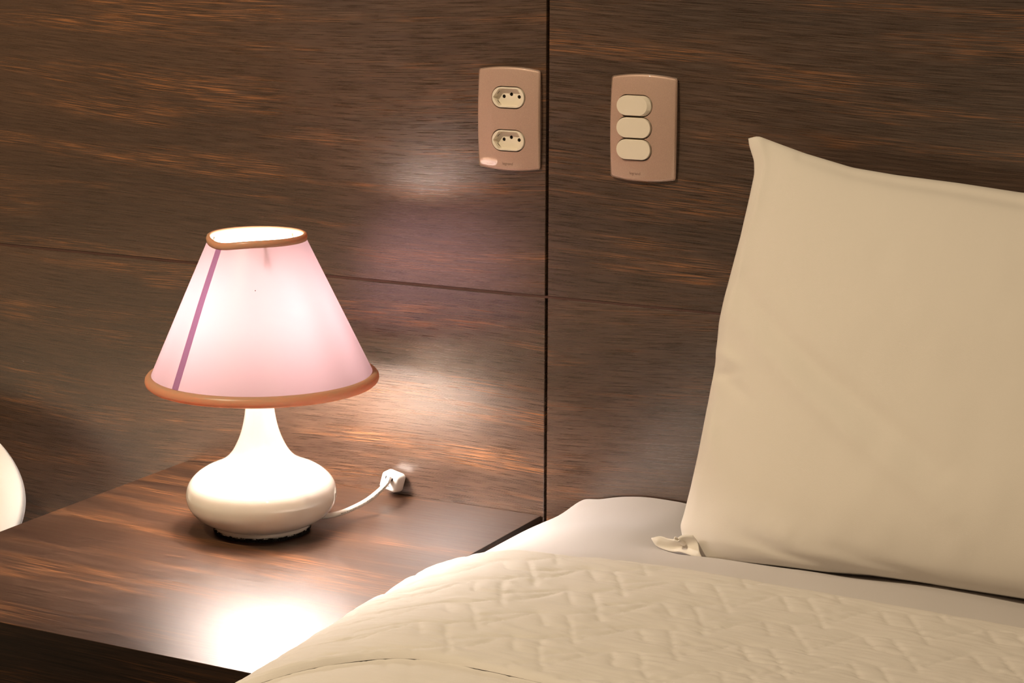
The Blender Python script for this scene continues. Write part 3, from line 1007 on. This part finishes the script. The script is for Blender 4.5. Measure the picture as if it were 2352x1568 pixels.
def build_pillow_mesh(name, mat):
    inf = bulge(U, 2.5, 0.68) * bulge(V ** 0.80, 2.6, 0.60)
    hf = 0.060 * inf
    # soft creases on the front
    hf = hf - 0.0045 * gauss_line(U, V, (0.03, 0.66), (0.42, 0.30), 0.012) + 0.0040 * gauss_line(U, V, (0.02, 0.60), (0.44, 0.20), 0.014)
    hf = hf - 0.0030 * gauss_line(U, V, (0.0, 0.46), (0.09, 0.40), 0.008) + 0.0034 * gauss_line(U, V, (0.0, 0.50), (0.06, 0.475), 0.0055) - 0.0026 * gauss_line(U, V, (0.0, 0.44), (0.05, 0.455), 0.0045)
    hf = hf + 0.0030 * gauss_line(U, V, (0.015, 0.36), (0.05, 0.22), 0.009)
    hf = hf - 0.0030 * gauss_line(U, V, (0.10, 0.10), (0.27, 0.012), 0.010) - 0.0035 * gauss_line(U, V, (0.22, 0.10), (0.42, 0.012), 0.011)
    hf = hf + 0.0025 * gauss_line(U, V, (0.17, 0.12), (0.36, 0.03), 0.014)
    hf = hf - 0.0040 * gauss_line(U, V, (0.10, 0.985), (0.75, 0.955), 0.006)
    hf = hf + 0.0016 * vnoise(U * 7, V * 6, 41) * inf + 0.0007 * vnoise(U * 26, V * 9, 43) * inf
    ripple = 0.0018 * np.sin(V * 46 + 2 * vnoise(U * 3, V * 7, 44)) * np.exp(-U / 0.022) * ss(0, 0.01, U)
    hf = hf + ripple
    # the lit border just inside the left hem
    hf = hf + 0.0022 * np.exp(-((U - 0.022) / 0.010) ** 2) * ss(0.05, 0.3, V)
    hb = 0.038 * inf
    F = P0 + G[..., 0:1] * np.array([1, 0, 0]) + G[..., 1:2] * UP
    front = F + hf[..., None] * NRM
    back = F - (hb[..., None] + 0.0008) * NRM
    n, m = NU, NV
    co = np.concatenate([front.reshape(-1, 3), back.reshape(-1, 3)])
    i, j = np.meshgrid(np.arange(n - 1), np.arange(m - 1), indexing='ij'); a = (i * m + j).ravel()
    f1 = np.stack([a, a + m, a + m + 1, a + 1], -1)
    N0 = n * m
    f2 = np.stack([a + N0, a + N0 + 1, a + N0 + m + 1, a + N0 + m], -1)
    bd = [(k, 0) for k in range(n)] + [(n - 1, k) for k in range(1, m)] + [(k, m - 1) for k in range(n - 2, -1, -1)] + [(0, k) for k in range(m - 2, 0, -1)]
    idx = np.array([p * m + q_ for p, q_ in bd])
    nx_ = np.roll(idx, -1)
    f3 = np.stack([idx, idx + N0, nx_ + N0, nx_], -1)
    f = np.concatenate([f1, f2, f3])
    me = bpy.data.meshes.new(name)
    me.vertices.add(len(co)); me.vertices.foreach_set('co', co.ravel().astype(np.float32))
    me.loops.add(f.size); me.loops.foreach_set('vertex_index', f.ravel().astype(np.int32))
    me.polygons.add(len(f))
    me.polygons.foreach_set('loop_start', (np.arange(len(f)) * 4).astype(np.int32))
    me.polygons.foreach_set('loop_total', np.full(len(f), 4, np.int32))
    me.update(); me.validate()
    return me
pil = thing('pillow', 'large cream pillow standing on the bed, leaning back against the dark wall', 'pillow', (0.57, -0.15, 0.575))
pm = link_mesh('pillowcase', build_pillow_mesh('pillowcase', None), M['pillow'], None)
child_world(pm, pil)

def plane_pt(x, h, off):
    p = P0 + x * np.array([1, 0, 0]) + h * UP + off * NRM
    return Vector(p)
# loose hem corner at the bottom left
bm = bmesh.new()
lower = catmull([(0.2700, -0.0150, 0), (0.2580, -0.0140, 0), (0.2438, -0.0122, 0), (0.2315, -0.0132, 0), (0.2161, -0.0105, 0), (0.2080, -0.0030, 0)], 6)
upper = catmull([(0.2560, 0.0080, 0), (0.2440, 0.0060, 0), (0.2360, 0.0010, 0), (0.2275, 0.0002, 0), (0.2180, 0.0012, 0), (0.2080, -0.0018, 0)], 6)
rows = []
m_ = 10
for i in range(len(lower)):
    t = i / (len(lower) - 1); row = []
    for k in range(m_ + 1):
        s = k / m_
        p = lower[i].lerp(upper[i], s)
        off = 0.013 * (1 - 0.3 * t) - 0.0050 * math.sin(math.pi * s) * math.sin(math.pi * min(1, t * 1.2)) + 0.003 * math.sin(s * 7 + t * 5) * (1 - t)
        row.append(bm.verts.new(plane_pt(p.x, p.y + 0.003, off)))
    rows.append(row)
for A, B in zip(rows[:-1], rows[1:]):
    for k in range(m_):
        bm.faces.new((A[k], A[k + 1], B[k + 1], B[k]))
flap = obj('hem_corner', bm, M['pillow'], None)
md = flap.modifiers.new('thick', 'SOLIDIFY'); md.thickness = 0.0012
child_world(flap, pil)
# rolled hem curl
bm = bmesh.new()
spts = []
for i in range(22):
    a = i / 21 * 1.6 * math.pi
    r = 0.0042 * (1 - 0.35 * i / 21)
    spts.append((0.2415 + r * math.cos(a + 2.2), 0.0045 + r * 0.75 * math.sin(a + 2.2)))
rows = []
for x, h in spts:
    rows.append([bm.verts.new(plane_pt(x + 0.0007 * k, h - 0.0012 * k, 0.021 - 0.004 * k)) for k in range(5)])
for A, B in zip(rows[:-1], rows[1:]):
    for k in range(4):
        bm.faces.new((A[k], A[k + 1], B[k + 1], B[k]))
curl = obj('hem_curl', bm, M['pillow'], None)
md = curl.modifiers.new('thick', 'SOLIDIFY'); md.thickness = 0.0013
child_world(curl, pil)

# the other bed at the left with its own pillow, seen past the nightstand
obed = thing('bed', 'low second bed left of the nightstand carrying the white pillow cut by the frame', 'bed', (-1.3, -1.0, 0))
bm = bmesh.new(); bx(bm, (-1.345, -0.99, 0.243), (1.33, 1.95, 0.22), 0.04, 5)
child_world(obj('mattress', bm, M['mattress']), obed)
child_world(box_obj('bed_base', (-1.345, -0.99, 0.0865), (1.30, 1.93, 0.093), M['bedbase'], bevel=0.01), obed)
for lx_ in (-1.95, -0.76):
    for ly_ in (-0.08, -1.88):
        child_world(box_obj('leg', (lx_, ly_, 0.02), (0.05, 0.05, 0.04), M['bedbase'], bevel=0.004), obed)
op = thing('pillow', 'white pillow on the other bed, cut off at the left edge beyond the nightstand', 'pillow', (-1.02, -0.12, 0.40))
NU2, NV2 = 240, 180
uu = np.linspace(0, 1, NU2)[:, None]; vv = np.linspace(0, 1, NV2)[None, :]
Uo = uu + 0 * vv; Vo = vv + 0 * uu
def sq(u, v, ex):
    """rounded pillow outline from unit square"""
    return u * np.sqrt(1 - ex * v * v), v * np.sqrt(1 - ex * u * u)
px, pz = sq(2 * Uo - 1, 2 * Vo - 1, 0.42)
lean = np.array([0, 0.16, 0.36]); lean /= np.linalg.norm(lean); nr2 = np.array([0, -lean[2], lean[1]])
wP, hP = 0.31, 0.122
F = np.array([-1.004, -0.165, 0.362])[None, None] + (px[..., None] * wP) * np.array([1, 0, 0]) + ((pz[..., None] + 1) * hP) * lean
inf2 = bulge(Uo, 2.6, 0.55) * bulge(Vo, 2.4, 0.6)
fr = F + (0.055 * inf2 + 0.0035 * np.sin(Uo * 60 + Vo * 9) * np.exp(-(1 - Uo) / 0.08) * inf2)[..., None] * nr2
bk = F - (0.045 * inf2)[..., None] * nr2
a_ = grid_mesh('pillowcase', *[np.concatenate([fr, bk[::-1]], 0)[..., k] for k in range(3)], M['pillow'])
child_world(a_, op)

# ------------------------------------------------------------------ ceiling fixtures (out of frame)
for pos, lab in ((CEIL_POS, 'round white ceiling light over the foot of the nightstand'), (CEIL2_POS, 'round white ceiling light over the right side of the bed')):
    f = thing('ceiling_light', lab, 'ceiling light', (pos[0], pos[1], ZC), 'ceiling lights of the room')
    bm = bmesh.new(); lathe(bm, [(0.075, -0.0005), (0.08, -0.004), (0.08, -0.05), (0.066, -0.052)], 48)
    obj('housing', bm, M['fixture'], f)
